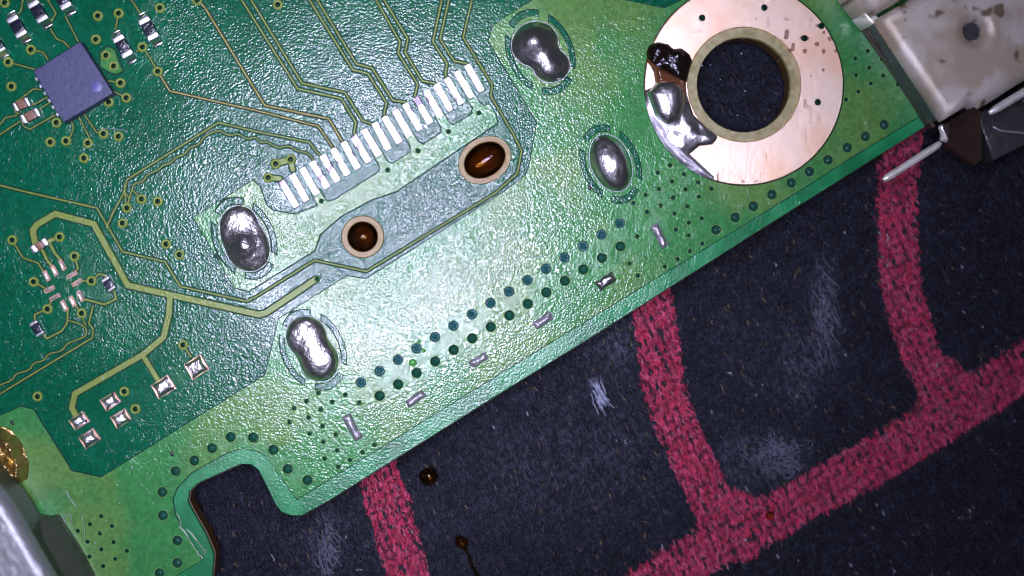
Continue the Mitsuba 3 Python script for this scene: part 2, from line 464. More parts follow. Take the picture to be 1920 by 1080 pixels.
SMALL = zp(960, 360, [(682, 62), (750, 18), (905, 32), (1050, 27), (835, 77), (758, 112), (985, 82), (912, 122), (992, 173), (1065, 148), (920, 213), (990, 245), (703, 250), (1068, 290), (999, 333), (930, 377), (858, 420), (706, 470), (660, 402)])
SMALL += zp(960, 0, [(888, 930), (819, 973), (966, 980), (898, 1022), (1045, 1027), (824, 1063), (974, 1065), (1120, 1063)])
SMALL += zp(1440, 0, [(558, 288), (488, 330), (638, 335), (567, 382), (493, 424), (645, 427), (576, 470), (728, 475), (506, 516), (436, 561)])
SMALL += zp(480, 720, [(352, 48), (285, 95), (215, 135), (430, 100), (503, 60), (582, 105), (365, 142), (297, 187), (190, 213), (375, 235), (303, 277), (450, 283), (380, 323), (458, 372), (668, 340), (600, 382), (387, 418), (530, 425), (463, 465)])
SMALL += zp(0, 720, [(572, 742), (508, 787), (440, 825), (565, 838), (632, 797), (495, 885), (430, 922), (572, 928), (641, 888), (716, 937), (650, 982), (505, 970), (582, 1022)])
SMALL += [(898, 212), (841, 247), (784, 283), (727, 319), (603, 377), (595, 523)]
SMALL = [p for i, p in enumerate(SMALL) if all(math.hypot(p[0] - q[0], p[1] - q[1]) > 7 for q in SMALL[:i])]
RINGED = zp(0, 0, [(27, 15), (175, 280), (47, 350), (551, 90), (668, 75), (900, 45), (540, 222), (802, 265), (888, 402), (678, 467), (711, 550), (612, 575), (65, 487), (318, 690), (284, 799), (372, 793), (495, 805), (583, 752), (667, 767), (473, 890), (597, 312), (640, 372)])
RINGED += zp(0, 360, [(70, 270), (190, 505), (336, 253), (420, 362), (515, 500), (268, 658), (460, 682), (715, 90), (797, 40), (888, 53), (690, 175), (935, 293), (1010, 353), (1030, 860)])
RINGED += zp(0, 720, [(212, 70), (700, 42), (762, 140)]) + [(545, 299), (517, 307), (503, 333), (370, 1), (521, 9)]
RING_DOTS = zp(960, 0, [(1068, 102), (1417, 45)]) + zp(1440, 0, [(297, 148), (203, 217), (278, 576)])

holes = [Point(at(*p)).buffer(0.0092, 6) for p in BIG + BIG_UP + BIG_LO] + [Point(at(*p)).buffer(0.0040, 4) for p in SMALL] + [Point(at(*p)).buffer(0.0046, 5) for p in RINGED]
LUGS = {'a': (1013, 98, 47, 66, -64), 'b': (1145, 308, 40, 60, -66), 'c': (458, 447, 42, 62, -66), 'd': (587, 656, 44, 62, -64)}
LUG = {}
for kx, (x, y, a, b, an) in LUGS.items():
    LUG[kx] = (ell(x, y, b, a, an), ell(x, y, b + 19, a + 16, an), at(x, y), math.radians(an), a, b)
slots = []
for kx, (inn, outr, c, an, a, b) in LUG.items():
    ring = outr.buffer(-0.001).difference(inn.buffer(0.0035))
    for k4 in range(4):
        th = an + math.pi / 4 + k4 * math.pi / 2 + (0.25 if k4 % 2 else -0.25)
        ring = ring.difference(LineString([c, c + 0.12 * np.array([math.cos(th), math.sin(th)])]).buffer(0.009))
    slots.append(ring)
slots = unary_union(slots)

# ------------------------------------------------------------------ the board: body, mask, copper
board = thing('circuit_board', 'green printed circuit board with solder lugs, vias and a round copper mounting hole', 'circuit board')
hole_all = unary_union([Point(MH).buffer(0.0905, 48), peg_f, peg_e])
add(board + '__body', slab(outline.buffer(0.0016).difference(hole_all), [(0.002, -0.060), (0, -0.057), (0, -0.012)], True), 'edge_brown', 30, 'brown cut edge of the board and wall of its holes')

CHAIN = [(300, 1500), (300, 1100), (333, 1077), (378, 1050), (353, 1007), (329, 967), (324, 935), (333, 913), (360, 885), (427, 848), (455, 840), (480, 845), (497, 853), (557, 936), (690, 853), (960, 686), (1440, 393), (1507, 352), (1603, 290), (1733, 212), (2150, -50)]
Q = Polygon(W(CHAIN + [(2150, -420), (-420, -420), (-420, 1500)]))
patch = Point(9, 9).buffer(0.001)
pours = [Polygon(W([(1000, -420), (1000, 0), (960, 25), (924, 49), (916, 78), (960, 150), (1007, 230), (993, 307), (986, 328), (945, 360), (687, 523), (650, 518), (523, 598), (498, 703), (190, 895), (135, 883), (63, 768), (40, 762), (0, 780), (-420, 1030), (-420, 1500)]
                   + CHAIN + [(2150, -420), (1280, -420), (1280, 0), (1245, 16), (1167, 0), (1130, -420)]))]
DN = np.array([15.5, 27.0]); DN /= np.linalg.norm(DN)          # along the contact pads, in the picture
pads = [(889.5 - 19.3 * i, 147 + 12.06 * i) for i in range(19)]
bot = lambda i, d: (pads[i][0] + DN[0] * d, pads[i][1] + DN[1] * d)
P2 = [(363, 408), (475, 338), (488, 350), (500, 385), (513, 395), (552, 402)]
TAPS = [16, 10, 7, 4, 1]
P2 += [bot(15, 54), bot(1, 54), bot(0, 54), (930, 215), (933, 231), (850, 287), (742, 360), (700, 373), (640, 405), (600, 440), (590, 470), (467, 546), (440, 540)]
p2 = Polygon(W(P2)).buffer(0)
for i in TAPS:
    p2 = p2.union(LineString(W([bot(i, 20), bot(i, 66)])).buffer(0.0085, cap_style=2))
    p2 = p2.union(Point(at(*bot(i, 56))).buffer(0.013))
p2 = p2.buffer(-0.003).buffer(0.006).buffer(-0.003)
pours.append(p2)
pours.append(Polygon(W([(190, 100), (203, 90), (213, 95), (222, 120), (228, 132), (218, 137), (205, 133), (190, 124)])).buffer(0.003))
ring_cut = Point(MH).buffer(0.1905, 64)
peg_land = peg_f.buffer(0.011).union(peg_e.buffer(0.010))
board_holes = unary_union(holes + [hole_all])
dark = outline.intersection(Q).difference(unary_union([board_holes, ring_cut, patch, peg_land]))
border = outline.difference(Q).union(patch.intersection(outline)).difference(unary_union([board_holes, ring_cut]))
MASKP = [(0, -0.014), (0, -0.0018), (0.0012, 0.0)]
add(board + '__solder_mask', slab(dark, MASKP), 'mask_dark', 25, 'dark green mask between the copper areas')
add(board + '__edge_margin', slab(border, MASKP), 'mask_border', 25, 'bright green margin along the cut edge')
POURP = [(0, -0.001), (0.0016, 0.0022), (0.003, 0.0030)]
pour_all = []
for i, g in enumerate(pours):
    g = g.intersection(outline)
    g = g.difference(unary_union([board_holes, ring_cut, slots, peg_land] + ([patch] if i == 0 else [])))
    if i == 0:
        g = g.difference(Polygon(W([(1733, 213), (2200, -80), (2200, 300), (1733, 300)])))
    pour_all.append(g)
    pk_ = f'{board}__copper_pour' + ('' if i == 0 else f'_{i:03d}')
    e_ = g.buffer(0.0020, join_style='mitre').intersection(outline.buffer(-0.002)).difference(unary_union([board_holes, ring_cut, patch.buffer(0.004)]))
    add(pk_ + '__mask_edge', slab(e_, [(0, -0.001), (0.0005, 0.0009)]), 'mask_edge', 25)
    add(board + '__copper_pour', slab(g, POURP), 'mask_pour', 25, ['wide light green copper area along the lower right', 'light green copper strip below the contact row', 'small light green copper patch beside the chip'][i])

# ------------------------------------------------------------------ traces
TRP = [(0, -0.001), (0.0010, 0.0021), (0.0018, 0.0028)]


def trace(pts, w, m='mask_trace', rnd=True, z=0.0):
    line = LineString(W(pts))
    g = line.buffer(w * 0.5e-3, join_style='round' if rnd else 'mitre', quad_segs=3)
    g = g.difference(unary_union(holes_near(g)))
    k_ = add(board + '__trace', slab(g, [(d * min(1, w / 5), zz_ + z) for d, zz_ in TRP]), m, 25)
    e_ = line.buffer(w * 0.5e-3 + 0.0017, join_style='round' if rnd else 'mitre', quad_segs=3)
    add(k_ + '__mask_edge', slab(e_.difference(unary_union(holes_near(e_))), [(0, -0.001), (0.0004, 0.0008)]), 'mask_edge', 25)
    return k_


def holes_near(g):
    x0, y0, x1, y1 = g.bounds
    return [h for h in holes if h.bounds[0] < x1 and h.bounds[2] > x0 and h.bounds[1] < y1 and h.bounds[3] > y0] or [Point(9, 9).buffer(1e-3)]


C1 = lambda *p: zp(0, 0, p)
C2 = lambda *p: zp(480, 0, p)
C5 = lambda *p: zp(0, 360, p)
C7 = lambda *p: zp(0, 720, p)
# the pairs running from the top to the contact row
for pts in (C2((-230, -345), (-27, 0), (260, 470), (500, 520), (600, 680), (672, 705)), C2((-285, -345), (-80, 0), (235, 500), (480, 555), (562, 690), (552, 745), (560, 775)),
            C2((85, -345), (300, 0), (545, 393), (630, 415), (735, 580), (722, 630), (720, 670)), C2((130, -345), (345, 0), (565, 360), (655, 385), (770, 565), (840, 575), (850, 600)),
            C2((475, -345), (675, 0), (810, 235), (800, 300), (910, 475), (893, 540), (900, 560)), C2((520, -345), (720, 0), (855, 220), (838, 295), (935, 455), (1010, 470), (1020, 490)),
            C2((1120, -345), (1045, 0), (995, 235), (1075, 360), (1065, 415), (1075, 450)), C2((1160, -345), (1085, 0), (1035, 220), (1115, 345), (1185, 357), (1200, 380))):
    trace(pts, 5.2)
trace(C2((1290, -345), (1215, 0), (1165, 210), (1330, 480), (1320, 540)) + [(960, 247), (978, 282), (970, 325), (930, 361), (687, 509), (590, 488), (481, 556), (463, 565), (338, 537), (310, 491), (230, 472), (182, 390), (50, 360), (-2, 347), (-420, 240)], 5.0)
trace([(240, -230), (372, 0), (386, 17), (480, 171), (497, 198), (617, 223), (640, 263), (650, 275)], 5.0, 'mask_orange')
trace(C1((888, 402), (955, 512), (1440, 622)) + C2((350, 710), (425, 820), (440, 850)), 4.6, 'mask_orange')
trace(C1((600, 1280), (640, 1190), (700, 1080), (715, 1010), (1230, 690), (1440, 740)) + C2((300, 800), (345, 860), (380, 890)), 4.8)
trace([(236, 385), (234, 345)], 4.0)


def chaikin(pts, it=2):
    p = np.array(pts, float)
    for _ in range(it):
        a, b = p[:-1], p[1:]
        p = np.vstack([p[:1], np.stack([0.75 * a + 0.25 * b, 0.25 * a + 0.75 * b], 1).reshape(-1, 2), p[-1:]])
    return [tuple(x) for x in p]


trace(chaikin(C1((715, 1160), (740, 1080), (755, 1030), (805, 1025), (830, 980), (890, 960), (915, 930), (960, 920), (990, 885), (1040, 870), (1065, 830), (1120, 815), (1150, 765), (1235, 730), (1260, 750), (1300, 765), (1340, 750), (1390, 785), (1440, 770))
              + C2((30, 805), (60, 795), (100, 820), (130, 832), (170, 822), (200, 825), (230, 850), (290, 860), (318, 890), (330, 920)), 1), 4.2)
# round the chip
for pts in (((668, 75), (650, 165)), ((690, -60), (740, 0), (790, 75)), ((770, 290), (802, 265)), ((802, 265), (840, 320), (888, 402)), ((370, 95), (440, 232)), ((285, 165), (320, 220), (360, 235), (388, 265)),
            ((150, 240), (175, 280), (245, 295), (270, 335)), ((47, 350), (120, 370), (195, 390)), ((245, -60), (270, 0), (315, 75), (285, 130)), ((140, -60), (130, 0), (120, 60), (95, 90)),
            ((435, 640), (505, 775), (495, 805)), ((465, 630), (545, 745), (583, 752)), ((395, 655), (415, 720), (400, 765), (372, 793)), ((610, 455), (678, 467)), ((632, 510), (690, 540), (711, 550)), ((555, 560), (612, 575)),
            ((230, 505), (190, 500), (75, 588), (90, 635), (110, 640)), ((310, 648), (170, 727), (135, 712), (125, 680)), ((265, 548), (190, 590)), ((285, 575), (210, 622)), ((-40, 780), (0, 757), (115, 682)), ((-40, 720), (0, 705), (30, 662), (95, 650))):
    trace(C1(*pts), 4.0)
trace(C5((-3, -34), (-60, -50)), 4.0)
# round the empty footprint
for pts, w in ((((70, 270), (130, 370), (215, 400), (250, 455)), 4.5), (((336, 253), (270, 278)), 9), (((420, 362), (440, 430), (420, 455)), 5), (((190, 505), (270, 550)), 5), (((450, 500), (515, 500), (560, 460), (600, 470)), 5),
               (((640, 550), (655, 600), (590, 633), (465, 600)), 5.5), (((290, 610), (268, 658), (195, 690), (198, 730)), 5), (((240, 800), (265, 825), (350, 780), (378, 740), (383, 650)), 5), (((230, 310), (270, 390), (305, 430)), 7), (((275, 280), (310, 345), (345, 385)), 7), (((420, 625), (455, 680)), 5)):
    trace(C5(*pts), w)
trace(chaikin(C5((383, 722), (450, 740), (490, 772), (485, 810), (440, 830), (380, 850), (350, 895), (270, 910), (250, 950), (190, 960), (165, 1005), (90, 1020), (70, 1060), (0, 1085), (-60, 1120)), 1), 4.2)
trace(C5((525, 640), (500, 740), (525, 770), (520, 820), (100, 1075), (-120, 1210)), 4.6)
trace(C5((460, 682), (470, 720), (485, 750)), 4.0)
trace([(66, 456), (62, 432), (70, 421), (104, 401), (176, 420), (240, 535), (320, 553), (486, 590), (500, 586), (593, 523)], 13.0, rnd=False)
trace([(319, 556), (317, 590), (307, 632), (268, 665), (141, 738), (135, 765), (146, 785)], 12.5, rnd=False)
trace([(268, 666), (298, 715)], 11.0)
trace(C5((1030, 860), (1075, 925)), 5)
trace([(238, 390), (243, 372), (232, 358)], 4.0)
trace([(266, 373), (250, 358)], 4.0)
trace([(545, 299), (517, 307)], 13.0)
trace([(503, 333), (525, 335)], 11.0)
trace([(545, 299), (549, 318)], 11.0)

# ------------------------------------------------------------------ vias
big_rim = mikit.ply(trimesh.Trimesh(*lathe([(0.0108, 0.0010), (0.0102, 0.0040), (0.0096, 0.0042), (0.0090, 0.002)], 20), process=False), 'mask_rim', True)
bowl = [(0.0093 * math.sin(a), 0.003 - 0.0125 * (math.cos(a)) ** 0.8) for a in np.linspace(math.pi / 2, 0.06, 7)] + [(0.0002, -0.0096)]
dome = [(0.0093 * math.sin(a), -0.001 + 0.0050 * math.cos(a)) for a in np.linspace(math.pi / 2, 0.06, 7)] + [(0.0002, 0.004)]
big_plug = mikit.ply(trimesh.Trimesh(*lathe(bowl, 20), process=False), 'plug', True)
big_dome = mikit.ply(trimesh.Trimesh(*lathe([(0.0093, 0.002), (0.0085, -0.002), (0.006, -0.003), (0.0045, 0.000), (0.002, 0.002), (0.0002, 0.0022)], 20), process=False), 'plug_clear', True)
small_rim = mikit.ply(trimesh.Trimesh(*lathe([(0.0058, 0.0020), (0.0051, 0.0042), (0.0043, 0.0040), (0.0039, 0.001)], 14), process=False), 'mask_rim', True)
small_plug = mikit.ply(trimesh.Trimesh(*lathe([(0.0041, 0.002), (0.0036, -0.003), (0.002, -0.0065), (0.0002, -0.0075)], 14), process=False), 'plug', True)
ringed_rim = mikit.ply(trimesh.Trimesh(*lathe([(0.0100, -0.001), (0.0090, 0.0030), (0.0058, 0.0036), (0.0046, 0.0015)], 20), process=False), 'mask_trace', True)
ringed_plug = mikit.ply(trimesh.Trimesh(*lathe([(0.0048, 0.002), (0.0040, -0.004), (0.0024, -0.0085), (0.0002, -0.010)], 14), process=False), 'plug_dark', True)
clear_rim = {**big_rim, 'bsdf': {'type': 'ref', 'id': 'flux_line'}}
for lst, rim, plug in ((BIG, big_rim, big_plug), (BIG_LO, big_rim, big_plug), (BIG_UP, clear_rim, big_dome), (RINGED, ringed_rim, ringed_plug), (SMALL, small_rim, small_plug)):
    for p in lst:
        v = name(board + '__via')
        x, y = at(*p)
        put(v + '__rim', rim, x, y)
        put(v + '__plug', plug, x, y)

# ------------------------------------------------------------------ pads and solder
PADN = math.atan2(*(at(905, 174) - at(874, 120))[::-1])
for i, (x, y) in enumerate(pads):
    c = at(x, y)
    k = add(board + '__contact_pad', place(slab(box(-0.0285, -0.0062, 0.0285, 0.0062).buffer(0.0005), [(0, -0.001), (0, 0.004), (0.0015, 0.0055)]), c[0], c[1], PADN + rng.normal(0, 0.012)), 'pad_tin', 25)
for x, y, an in [(p[0], p[1], 0) for p in C5((263, 472), (308, 442), (352, 410))] + [(p[0], p[1], 1) for p in C5((408, 465), (435, 510))] + [(p[0], p[1], 0) for p in C5((455, 585), (410, 615), (363, 640))] + [(p[0], p[1], 1) for p in C5((310, 592), (280, 548))]:
    c = at(x, y)
    an = math.radians(-64) if an == 0 else math.radians(30)
    pk = add(board + '__footprint_pad', place(slab(box(-0.0105, -0.0042, 0.0105, 0.0042), [(0, -0.001), (0, 0.003), (0.0008, 0.0038)]), c[0], c[1], an), 'pad_copper', 25)
    g = affinity.translate(affinity.rotate(box(-0.0092, -0.0030, 0.0092, 0.0030), math.degrees(an), origin=(0, 0)), c[0], c[1])
    add(pk + '__solder', mound(g, lambda X, Y, d: 0.0035 + 0.0034 * (1 - np.clip(1 - d / 0.003, 0, 1) ** 2), 0.0012), 'solder_smooth', True)


def pillow(co):
    M = np.linalg.inv(np.stack([co[1] - co[0], co[3] - co[0]], 1))

    def hf(X, Y, d):
        uv = np.stack([X - co[0][0], Y - co[0][1]], 1) @ M.T
        b = np.clip(16 * uv[:, 0] * (1 - uv[:, 0]) * uv[:, 1] * (1 - uv[:, 1]), 0, 1)
        return 0.0045 + (0.0075 * b ** 0.4 + 0.002 * n2(X, Y, 90)) * np.clip(d / 0.004, 0, 1)
    return hf


for quad in (C5((1035, 970), (1130, 910), (1180, 995), (1085, 1060)), [(283, 722), (315, 702), (332, 728), (298, 749)], C7((560, 90), (645, 40), (685, 100), (600, 155)), C7((620, 185), (705, 135), (745, 200), (660, 255)), C7((385, 205), (465, 150), (510, 210), (425, 262)), C7((440, 300), (525, 245), (570, 310), (485, 370))):
    w = Polygon(W(quad))
    pk = add(board + '__solder_pad', slab(w, [(0, -0.001), (0, 0.0035), (0.001, 0.0048)]), 'pad_copper', 25)
    c = np.array(w.centroid.coords[0])
    pp = []
    co = np.array(w.exterior.coords)[:-1]
    for i in range(4):
        a, b = co[i], co[(i + 1) % 4]
        for s in np.linspace(0, 1, 8)[:-1]:
            q_ = a + (b - a) * s
            pull = 0.03 + 0.07 * math.sin(math.pi * s) + (0.12 if i % 2 else 0.0) * math.sin(math.pi * s)
            pp.append(q_ + (c - q_) * pull)
    add(pk + '__solder', mound(Polygon(pp), pillow(co), 0.0022), 'solder', True)

# the grey tinned stubs along the edge
for x, y, L, w, an, m in ((1237, 442, 52, 20, -62, 'solder_dull'), (1136, 527, 43, 24, 34, 'solder_smooth'), (1018, 601, 42, 20, 33, 'solder_dull'), (898, 675, 40, 19, 33, 'solder_dull'), (779, 747, 43, 19, 33, 'solder_dull'), (661, 801, 54, 20, -62, 'solder_dull')):
    c = at(x, y)
    g0 = affinity.translate(affinity.rotate(box(-L / 2e3, -w / 2e3, L / 2e3, w / 2e3).buffer(-0.003).buffer(0.003), an, origin=(0, 0)), c[0], c[1])
    pk = add(board + '__solder_stub', mound(g0, lambda X, Y, d: 0.001 + 0.007 * (1 - np.clip(1 - d / 0.010, 0, 1) ** 1.7) + 0.003 * n2(X, Y, 110, 2), 0.002), m, True)

# the four big solder joints of the connector's lugs
for kx, bumps, lab, seed, HH in (('a', [(-12, 17, 0.016, 26), (15, -28, 0.010, 22)], 'two-lobed solder joint above the contact row', 1, 0.012),
                             ('b', [(0, 0, 0.012, 40)], 'smooth oval solder joint beside the copper ring', 2, 0.016),
                             ('c', [(4, -14, 0.013, 21)], 'oval solder joint with a round drop on its lower half', 3, 0.014),
                             ('d', [(8, -18, 0.006, 30)], 'bright lumpy solder joint nearest the notch', 4, 0.020)):
    inn, outr, c, an, a, b = LUG[kx]
    if kx == 'a':
        g = unary_union([ell(1003, 83, 42, 45, -60), ell(1034, 124, 35, 31, 10), ell(1018, 103, 34, 34, 0)]).buffer(0.010).buffer(-0.010)
    elif kx == 'd':
        g = unary_union([ell(575, 632, 40, 38, -60), ell(598, 674, 42, 37, -70), ell(587, 655, 50, 34, -64)]).buffer(0.04).buffer(-0.04)
    elif kx == 'c':
        g = unary_union([ell(449, 424, 36, 38, 0), ell(464, 462, 48, 41, -66), ell(457, 447, 58, 40, -66)]).buffer(0.03).buffer(-0.03)
    else:
        g = ell(1145, 306, 56, 38, -68)
    land = add(board + '__lug_joint', slab(g.buffer(0.0015), [(0, -0.001), (0, 0.003), (0.001, 0.004)]), 'solder_dull', 25, lab)

    def hf(X, Y, d, bumps=bumps, c=c, seed=seed, HH=HH):
        z = 0.0035 + 0.75 * HH * (1 - np.clip(1 - d / 0.036, 0, 1) ** 2.2) ** 0.62
        for bx, by, am, sg in bumps:
            q_ = ((X - c[0] - bx * 1e-3) ** 2 + (Y - c[1] - by * 1e-3) ** 2) / (sg * 1e-3) ** 2
            z = z + am * np.exp(-q_) * np.clip(d / 0.012, 0, 1)
        return z + (0.0022 * n2(X, Y, 48, seed) + 0.0007 * n2(X, Y, 150, seed)) * np.clip(d / 0.006, 0, 1)
    add(land + '__solder', mound(g, hf, 0.0024), 'solder_smooth' if kx in 'ab' else 'solder', True)

# the copper ring of the mounting hole
ring = ring_cut.buffer(-0.0015).difference(Point(MH).buffer(0.107, 64))
dots = [Point(at(*p)).buffer(0.0048, 5) for p in RING_DOTS]
mr = add(board + '__mounting_ring', slab(ring.difference(unary_union(dots)), [(0, -0.001), (0.001, 0.003), (0.0018, 0.0036)]), 'copper', 25, 'pinkish bare copper ring round the mounting hole')
for p in RING_DOTS:
    x, y = at(*p)
    k = name(mr + '__via_hole')
    scene[k] = {**mikit.ply(trimesh.Trimesh(*lathe([(0.0056, 0.0036), (0.0048, 0.0040), (0.0046, -0.004), (0.003, -0.009), (0.0002, -0.010)], 14), process=False), 'plug_dark', True), 'to_world': T().translate([float(x), float(y), 0.0])}
add(board + '__hole_rim', slab(Point(MH).buffer(0.108, 64).difference(Point(MH).buffer(0.089, 64)), [(0, -0.014), (0.0, -0.0015), (0.0015, -0.0002)]), 'laminate', 25, 'tan bare laminate rim of the mounting hole')
for g in (peg_f, peg_e):
    add(board + '__hole_rim', slab(g.buffer(0.0115).difference(g), [(0, -0.014), (0.0, -0.001), (0.0015, 0.0008)]), 'laminate_stained', 25, 'tan bare laminate rim of a flux-filled peg hole')

# solder and burnt flux smeared over the ring
ZS = lambda *p: [(1180 + x / 3.6, 60 + y / 3.6) for x, y in p]
smear = Polygon(W(ZS((88, 405), (130, 385), (200, 350), (300, 350), (385, 420), (430, 560), (520, 650), (600, 705), (560, 760), (470, 770), (400, 830), (330, 850), (250, 760), (180, 680), (130, 600), (100, 500)))).buffer(0.006).buffer(-0.012).buffer(0.006).intersection(ring_cut.buffer(-0.001))
smear = smear.difference(Point(MH).buffer(0.108, 48))
sk = add(mr + '__solder_smear', mound(smear, lambda X, Y, d: 0.0038 + 0.006 * np.clip(d / 0.02, 0, 1) ** 0.6 + 0.005 * n2(X, Y, 24, 3) * np.clip(d / 0.008, 0, 1) + 0.004 * n2(X, Y, 60, 8) * np.clip(d / 0.008, 0, 1), 0.0026), 'solder_smooth', True, 'silver solder smeared over the lower left of the copper ring')
lump = Polygon(W(ZS((140, 420), (200, 352), (290, 345), (345, 400), (350, 500), (320, 580), (250, 610), (190, 560)))).buffer(0.006)
add(mr + '__solder_lump', mound(lump, lambda X, Y, d: 0.006 + 0.020 * np.sqrt(1 - np.clip(1 - d / 0.03, 0, 1) ** 2), 0.0025), 'solder_smooth', True, 'rounded solder lump under the burnt flux')
wash = Polygon(W(ZS((95, 470), (140, 560), (200, 600), (260, 640), (300, 720), (360, 800), (470, 900), (560, 985), (500, 965), (400, 920), (310, 850), (240, 760), (160, 650), (110, 560)))).buffer(0.003)
add(mr + '__solder_edge', mound(wash.intersection(ring_cut.buffer(-0.0005)), lambda X, Y, d: 0.0039 + 0.004 * np.clip(d / 0.006, 0, 1) + 0.003 * n2(X, Y, 50, 4) * np.clip(d / 0.005, 0, 1), 0.0024), 'solder_dull', True, 'dull grey solder along the outer rim of the copper ring')
burn = thing('burnt_flux', 'black burnt flux blob on the left of the copper ring', 'flux residue')
bz = Polygon(W(ZS((130, 150), (145, 105), (190, 88), (250, 100), (290, 135), (345, 130), (390, 165), (405, 200), (385, 260), (370, 330), (330, 335), (300, 290), (250, 245), (200, 255), (180, 270), (150, 210)))).buffer(0.005).difference(Point(MH).buffer(0.105, 48))
add(burn + '__crust', mound(bz, lambda X, Y, d: 0.0036 + 0.013 * np.sqrt(1 - np.clip(1 - d / 0.018, 0, 1) ** 2) + 0.010 * n2(X, Y, 55, 6) * np.clip(d / 0.006, 0, 1), 0.0022), 'burnt', True)
hz = Polygon(W(ZS((120, 190), (140, 215), (170, 260), (185, 350), (130, 410), (100, 420), (125, 395), (165, 350), (235, 355), (330, 350), (385, 420), (420, 510), (400, 520), (370, 400), (370, 330), (300, 300), (180, 240)))).buffer(0.003).difference(Point(MH).buffer(0.1075, 48))
add(burn + '__halo', mound(hz, lambda X, Y, d: 0.0150 * np.clip(d / 0.008, 0, 1) ** 0.6 + 0.0035 + 0.004 * n2(X, Y, 60, 2) * np.clip(d / 0.004, 0, 1), 0.0024), 'burnt_thin', True)

# amber flux standing in the two peg holes and dropped on the cloth


def pool(g, R, key, label):
    c = np.array(g.centroid.coords[0])
    gi = g.buffer(0.0005)
    rmax = gi.exterior.distance(Point(c))

    def hf(X, Y, d):
        s = np.clip(1 - d / (rmax + 1e-4), 0, 1)
        return -0.002 - R * (np.sqrt(np.maximum(1 - (0.93 * s) ** 2, 0)) - math.sqrt(1 - 0.93 ** 2))
    top = mound(gi, hf, 0.002)
    n_b = max(12, int(gi.exterior.length / 0.002))
    add(board + '__hole_wall', join(slab(g.buffer(0.004).difference(g.buffer(0.0012)), [(0, -0.0545), (0, -0.013)]), slab(g.buffer(0.001), [(0, -0.056), (0, -0.0535)])), 'laminate', 30)
    low = top[0].copy(); low[:, 2] = -0.050
    f2 = top[1][:, ::-1]
    i = np.arange(n_b); j = (i + 1) % n_b; o = len(low)
    ring_ccw = gi.exterior.is_ccw
    w_ = np.vstack([np.stack([i + o, j + o, j], 1), np.stack([i + o, j, i], 1)])
    if not ring_ccw:
        w_ = w_[:, ::-1]
    m = join(top, (low, f2))
    t_ = thing(key, label, 'flux pool', 'flux standing in the peg holes')
    add(t_ + '__liquid', (m[0], np.vstack([m[1], w_])), 'flux_amber', 40)
    return t_


pool(peg_f, 0.030, 'flux_pool', 'dark amber flux filling the round peg hole left of the middle')
pool(peg_e, 0.030, 'flux_pool', 'dark amber flux filling the oval peg hole left of the copper ring')


def blob3(x, y, r, h, key, label, seed, stretch=1.0, an=0.0):
    c = at(x, y, ZF + h)
    m = trimesh.creation.icosphere(3, 1.0)
    v = np.array(m.vertices) * [r * stretch, r, h]
    v *= 1 + 0.10 * (meshkit.noise(v * 60, seed) - 0.5)[:, None]
    m = place((v, np.array(m.faces)), c[0], c[1], an, ZF + 0.004)
    t_ = thing(key, label, 'flux drop', 'flux drops on the cloth')
    add(t_ + '__liquid', m, 'flux_amber', True)
    return t_


blob3(804, 895, 0.0185, 0.016, 'flux_drop', 'round dark brown flux drop on the navy cloth below the board', 1)
blob3(1444, 967, 0.0085, 0.008, 'flux_drop', 'tiny red-brown flux drop on the pink crossing line', 2)
dk = blob3(866, 1018, 0.012, 0.010, 'flux_drop', 'small dark flux drop with a trailing string at the bottom edge', 3, 1.25, -0.9)
tp = np.array([[*at(*p, ZF + 0.006), ZF + 0.006 + dz] for p, dz in (((868, 1022), 0), ((876, 1036), 0.002), ((882, 1048), -0.001), ((884, 1060), 0.002), ((892, 1072), 0), ((896, 1086), 0.001), ((899, 1110), 0))])
add(dk + '__trail', tube(tp, [0.0045, 0.003, 0.0042, 0.0028, 0.0048, 0.005, 0.004], 10), 'flux_amber', True)
# ------------------------------------------------------------------ chip and small components
ch = thing('chip', 'square purple-grey chip without leads near the upper left corner', 'chip')
ZC = 0.030
cq = Polygon(W([(63, 134), (150, 79), (210, 174), (119, 228)], ZC))
add(ch + '__body', slab(cq.buffer(0.0012), rprof(0.001, ZC, 0.0025, 2)), 'epoxy', 30)
pd = at(181, 163, ZC)
add(ch + '__pin_mark', place(lathe([(0.0098, 0.0), (0.0092, 0.0006), (0.0002, 0.0006)], 24), pd[0], pd[1], 0, ZC - 0.0001), 'chip_mark', True, 'faint round pin mark')
co = [np.array(p) for p in W([(63, 134), (150, 79), (210, 174), (119, 228)])]
cen = sum(co) / 4
co = [cen + (p - cen) * 0.985 for p in co]
for i in range(4):
    a, b = co[i], co[(i + 1) % 4]
    an = math.atan2(b[1] - a[1], b[0] - a[0])
    nrm = np.array([-(b - a)[1], (b - a)[0]]); nrm /= np.linalg.norm(nrm)
    if np.dot(nrm, cen - a) > 0:
        nrm = -nrm
    if nrm[1] > 0:
        continue
    for s in np.linspace(0.14, 0.86, 6):
        c = a + (b - a) * s + nrm * 0.0005
        add(ch + '__lead', place(slab(box(-0.0034, -0.006, 0.0034, 0.0045), [(0, 0.0), (0, 0.004), (0.0008, 0.005)]), c[0], c[1], math.atan2(nrm[1], nrm[0]) - math.pi / 2), 'solder_dull', 25)


